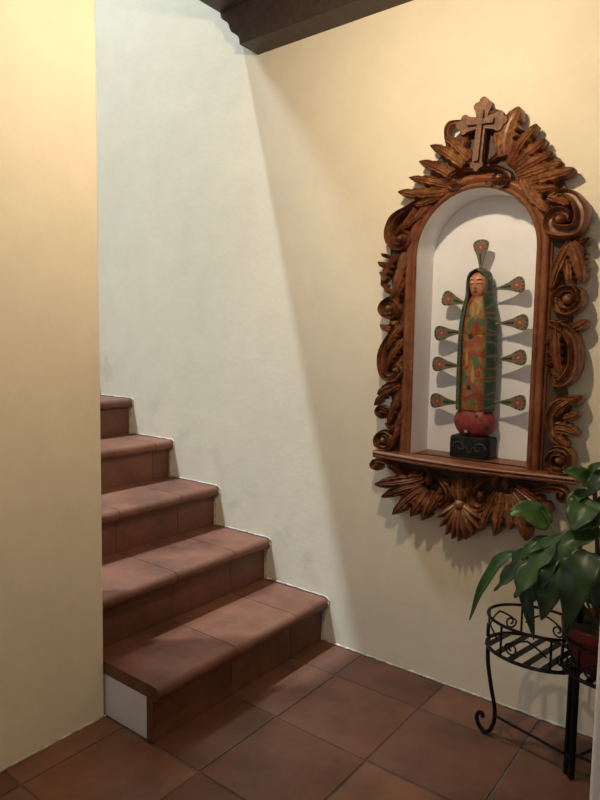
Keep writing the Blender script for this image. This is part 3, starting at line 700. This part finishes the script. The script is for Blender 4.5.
# ------------------------------------------------------------------ plant stand
ps = empty('plant_stand', (.95, -.2, 0))
tag(ps, 'black wrought iron plant stand with round scrollwork trays against the wall', 'plant stand')
def ell(cx, cy, z, a, b, n=40): return [(cx+a*math.cos(2*PI*k/n), cy+b*math.sin(2*PI*k/n), z) for k in range(n)]
def curl(p0, ux, size, flip=1):
    """S-scroll on the gallery: points in a vertical plane along direction ux"""
    out = []
    for k in range(26):
        t = k/25; a = t*3.6*PI; r = size*(.10+.9*t)*.34
        out.append(Vector(p0)+Vector(ux)*(flip*r*math.cos(a))+Vector((0, 0, r*math.sin(a))))
    return out
def tier(cx, cy, z, a, b, gh, bars=6, ang=1.42):
    bm = bmesh.new()
    tube(bm, ell(cx, cy, z, a, b), .0055, 8, closed=True)
    ca, sa = math.cos(ang), math.sin(ang)
    for i in range(bars):
        o = (-1+2*(i+.5)/bars)*.98
        # slat across an ellipse
        pts = []
        h = math.sqrt(1-o*o*.98)
        for s in (-h, h):
            X, Y = o*(-sa)+s*ca, o*ca+s*sa
            pts.append(Vector((cx+a*X, cy+b*Y, z)))
        d = (pts[1]-pts[0]).normalized(); n_ = Vector((-d.y, d.x, 0))*.0085
        vs_ = [bm.verts.new(p+n_*q+Vector((0, 0, r))) for p in pts for q in (-1, 1) for r in (-.002, .002)]
        for q in ((0, 1, 3, 2), (4, 6, 7, 5), (0, 4, 5, 1), (2, 3, 7, 6), (0, 2, 6, 4), (1, 5, 7, 3)): bm.faces.new([vs_[m_] for m_ in q])
    build('tray', bm, IRON, ps)
    bm = bmesh.new(); tube(bm, ell(cx, cy, z+gh, a, b), .0045, 8, closed=True)
    gal = build('gallery_rim', bm, IRON, ps)
    for k in range(6):
        th = 2*PI*(k+.5)/6; p = Vector((cx+a*math.cos(th), cy+b*math.sin(th), z+gh*.5))
        bm = bmesh.new()
        # follow the ellipse so the scroll stays on the ring
        P = []
        for m_ in range(60):
            t = m_/59
            if t < .4: q = t/.4; aa = 1.5*PI-q*2.6*PI; r = gh*.26*(.25+.75*q); uu, zz = -.26+0*q+r/gh*.55*math.cos(aa), r*math.sin(aa)*.9-.1*gh
            else: 
                q = (t-.4)/.6; aa = -1.1*PI; uu = -.26-.14+.84*q; zz = (-.1*gh)+(.42*gh)*math.sin(PI*q*.62+.12)-.78*gh*max(0, q-.55)
            ph = th+uu*1.0; P.append(Vector((cx+a*math.cos(ph), cy+b*math.sin(ph), z+gh*.5+max(-.46*gh, min(.46*gh, zz)))))
        tube(bm, P, .0028, 6)
        build('scroll', bm, IRON, ps)
    for k in range(6):
        bm = bmesh.new()
        th = 2*PI*k/6; x, y = cx+a*math.cos(th), cy+b*math.sin(th)
        tube(bm, [(x, y, z), (x, y, z+gh)], .0035, 6)
        build('upright', bm, IRON, ps)
R1 = (.862, -.192, .308, .138, .104); R2 = (1.075, -.235, .335, .125, .105); R3 = (1.08, -.135, .505, .125, .10)
tier(*R1, .092); tier(*R2, .085); tier(*R3, .09)
def leg(pts, r=.0065):
    bm = bmesh.new(); tube(bm, catmull(pts, 8), r, 8); build('leg', bm, IRON, ps)
leg([(.725, -.197, .308), (.726, -.195, .24), (.738, -.192, .16), (.752, -.19, .09), (.75, -.19, .045), (.737, -.19, .014), (.722, -.19, .0075), (.705, -.19, .02), (.697, -.19, .045), (.704, -.19, .062), (.714, -.19, .06), (.716, -.19, .05)])
leg([(.973, -.226, .31), (.973, -.226, .16), (.973, -.226, .003)], .008)
leg([(.990, -.240, .50), (.990, -.240, .25), (.990, -.240, .0045)], .009)
leg([(1.195, -.26, .335), (1.196, -.26, .2), (1.19, -.26, .06), (1.205, -.26, .0075), (1.23, -.26, .02), (1.23, -.26, .05)])
leg([(1.08, -.033, .505), (1.08, -.034, .25), (1.08, -.034, .004)], .007)
leg([(1.20, -.12, .505), (1.20, -.12, .25), (1.20, -.12, .004)], .007)
for P in ([(.752, -.19, .07), (.986, -.236, .06)], [(.99, -.24, .06), (1.08, -.034, .06)], [(.99, -.24, .075), (1.195, -.26, .075)]):
    bm = bmesh.new(); tube(bm, P, .0045, 8); build('stretcher', bm, IRON, ps)

# ------------------------------------------------------------------ potted plant
PX, PY, PZ = 1.046, -.238, R2[2]+.0055
pp = empty('potted_plant', (PX, PY, PZ))
tag(pp, 'leafy green houseplant in a terracotta red pot on the iron stand', 'plant')
POT = simple('red_terracotta_pot', (.13, .022, .013), .5, var=.3, scale=18); SOIL = simple('soil', (.03, .02, .014), .95, bmp=.6, scale=90)
bm = bmesh.new()
lathe(bm, [(.05, PZ), (.062, PZ), (.066, PZ+.006), (.082, PZ+.055), (.092, PZ+.095), (.100, PZ+.098), (.102, PZ+.122), (.097, PZ+.124), (.092, PZ+.120), (.088, PZ+.100)], PX, PY, 40)
build('pot', bm, POT, pp)['label'] = 'red terracotta pot'
bm = bmesh.new(); lathe(bm, [(.087, PZ+.101), (.086, PZ+.108), (.05, PZ+.112), (.01, PZ+.114)], PX, PY, 28); build('soil', bm, SOIL, pp)
def leafmat(name, a, b_):
    m, nt, b = mat(name)
    n = noise(nt, 18, 4); r = ramp(nt, n.outputs[0], [(.35, a), (.7, b_)])
    nt.links.new(r.outputs[0], b.inputs['Base Color']); b.inputs['Roughness'].default_value = .42
    try: b.inputs['Subsurface Weight'].default_value = 0
    except Exception: pass
    return m
LEAF = [leafmat('glossy_green_leaf', (.018, .055, .012), (.036, .095, .022)), leafmat('deep_green_leaf', (.010, .030, .010), (.020, .052, .016)), leafmat('bright_green_leaf', (.030, .085, .018), (.050, .13, .03))]
STEMM = simple('green_stem', (.08, .10, .035), .5); WOODYS = simple('brown_stem', (.06, .035, .02), .8)
def plant_leaf(pts, wd, mi=0, roll_=0.0, lobed=False, fold=.30):
    P = catmull(pts, 7); n = len(P); bm = bmesh.new(); NV = 8; rows = []
    cam_dir = Vector((1.385, -2.02, 1.19))
    for i, p in enumerate(P):
        u = i/(n-1); t = (P[min(i+1, n-1)]-P[max(i-1, 0)]).normalized()
        face = (cam_dir-p).normalized(); face = (face+Vector((-.25, 0, .55))).normalized()
        side = t.cross(face).normalized(); nn = side.cross(t).normalized()
        if roll_: side, nn = side*math.cos(roll_)+nn*math.sin(roll_), nn*math.cos(roll_)-side*math.sin(roll_)
        wu = (math.sin(PI*min(1, .05+.95*u**.78)))**.75*wd*.5 if u < 1 else .0008
        wu = max(wu, .0010)
        row = []
        for j in range(NV+1):
            v = -1+2*j/NV; k = wu
            if lobed and abs(v) > .4: k = wu*(1-.42*max(0, math.sin(5.2*PI*u))*(abs(v)-.4)/.6)
            wave = .05*wd*math.sin(6*PI*u+v)*abs(v)
            row.append(p+side*(v*k)+nn*(abs(v)**1.4*k*fold+wave))
        rows.append([bm.verts.new(q) for q in row])
    for A, B in zip(rows, rows[1:]):
        for j in range(NV): bm.faces.new((A[j], A[j+1], B[j+1], B[j]))
    ob = build('leaf', bm, LEAF[mi], pp, recalc=True)
    s = ob.modifiers.new('thick', 'SOLIDIFY'); s.thickness = .0009; s.offset = 0
    return P[0]
def petiole(a, b, mid=None, r=.0028):
    bm = bmesh.new(); A, B = Vector(a), Vector(b); m_ = Vector(mid) if mid else (A+B)/2+Vector((0, 0, .03))
    tube(bm, catmull([A, m_, B], 10), r, 7); build('stem', bm, STEMM, pp)
root = Vector((PX-.01, PY-.01, PZ+.105))
for pts, wd, mi, lob in [
    ([(0.8472, -0.3300, 0.6360), (0.8130, -0.3400, 0.6226), (0.7876, -0.3500, 0.5857), (0.7548, -0.3600, 0.5122), (0.7280, -0.3600, 0.4238)], .034, 0, 0),
    ([(0.8939, -0.3300, 0.6598), (0.8618, -0.3500, 0.6361), (0.8337, -0.3700, 0.5800), (0.8011, -0.3800, 0.5332)], .046, 1, 1),
    ([(0.9454, -0.3200, 0.7006), (0.9197, -0.3400, 0.6679), (0.8979, -0.3700, 0.6171), (0.8780, -0.3900, 0.5723), (0.8634, -0.4000, 0.5365)], .066, 0, 1),
    ([(0.9608, -0.3100, 0.6906), (0.9358, -0.3400, 0.6499), (0.9194, -0.3700, 0.5954), (0.9077, -0.3800, 0.5311)], .056, 1, 0),
    ([(0.9384, -0.3200, 0.6884), (0.9061, -0.3300, 0.6760), (0.8817, -0.3500, 0.6623), (0.8655, -0.3600, 0.6286)], .04, 0, 0),
    ([(0.9159, -0.3000, 0.7200), (0.8895, -0.3200, 0.7412), (0.8582, -0.3400, 0.7561), (0.8227, -0.3600, 0.7457)], .070, 2, 0),
    ([(0.8502, -0.3000, 0.5921), (0.8618, -0.3100, 0.5300), (0.8784, -0.3200, 0.4757), (0.8953, -0.3200, 0.4018)], .036, 1, 0),
    ([(1.0401, -0.2800, 0.7181), (1.0041, -0.3000, 0.7103), (0.9664, -0.3300, 0.6833), (0.9517, -0.3500, 0.6401), (0.9473, -0.3600, 0.5833)], .060, 0, 0),
    ([(1.0310, -0.3700, 0.6890), (1.0257, -0.4000, 0.6604), (1.0151, -0.4200, 0.6032), (1.0000, -0.4200, 0.4870)], .090, 1, 0),
    ([(0.9575, -0.3300, 0.6628), (0.9538, -0.3700, 0.6091), (0.9421, -0.3800, 0.5509), (0.9289, -0.3800, 0.4885)], .070, 1, 0),
    ([(0.9980, -0.2500, 0.8379), (0.9743, -0.2800, 0.8607), (0.9441, -0.3100, 0.8717)], .050, 2, 0),
    ([(0.9946, -0.2500, 0.8561), (1.0078, -0.2600, 0.8808), (1.0377, -0.2700, 0.8993)], .026, 0, 0),
    ([(0.9968, -0.2500, 0.8135), (0.9724, -0.2800, 0.8016), (0.9544, -0.3000, 0.7650)], .036, 0, 0),
    ([(1.0096, -0.2700, 0.7979), (0.9960, -0.3000, 0.7723), (0.9791, -0.3300, 0.7229)], .085, 0, 0),
    ([(1.0528, -0.2600, 0.7583), (1.0215, -0.2900, 0.7484), (0.9889, -0.3100, 0.7202)], .045, 2, 0),
    ([(1.0446, -0.2500, 0.8711), (1.0213, -0.2700, 0.8499), (1.0039, -0.2800, 0.8094)], .050, 1, 0),
    ([(1.0122, -0.2600, 0.7964), (1.0366, -0.2800, 0.7833), (1.0634, -0.2900, 0.7589)], .060, 0, 0),
    ([(0.9024, -0.3200, 0.6372), (0.8950, -0.3300, 0.5833), (0.8945, -0.3400, 0.5476), (0.9061, -0.3400, 0.5232)], .014, 1, 0),
    ([(1.0571, -0.3000, 0.6558), (1.0465, -0.3300, 0.6226), (1.0482, -0.3600, 0.5417)], .070, 1, 0),
    ([(0.9775, -0.2800, 0.7030), (0.9644, -0.3000, 0.6673), (0.9577, -0.3200, 0.6064)], .070, 1, 0)]:
    b0 = plant_leaf(pts, wd, mi, 0, lob)
    if pts[0][2] < .66:
        petiole(root+Vector((random.uniform(-.02, .02), random.uniform(-.02, .02), 0)), b0, (root+b0)/2+Vector((.01, -.01, .05)))
top = (1.0092, -0.2600, 0.8545)
bm = bmesh.new(); tube(bm, catmull([root, root.lerp(Vector(top), .5)+Vector((.012, -.03, 0)), Vector(top)], 10), .006, 8); build('stem', bm, WOODYS, pp)
petiole((0.8767, -0.3100, 0.7807), (0.9432, -0.3200, 0.6948), (0.9046, -0.3100, 0.7446), .0022)
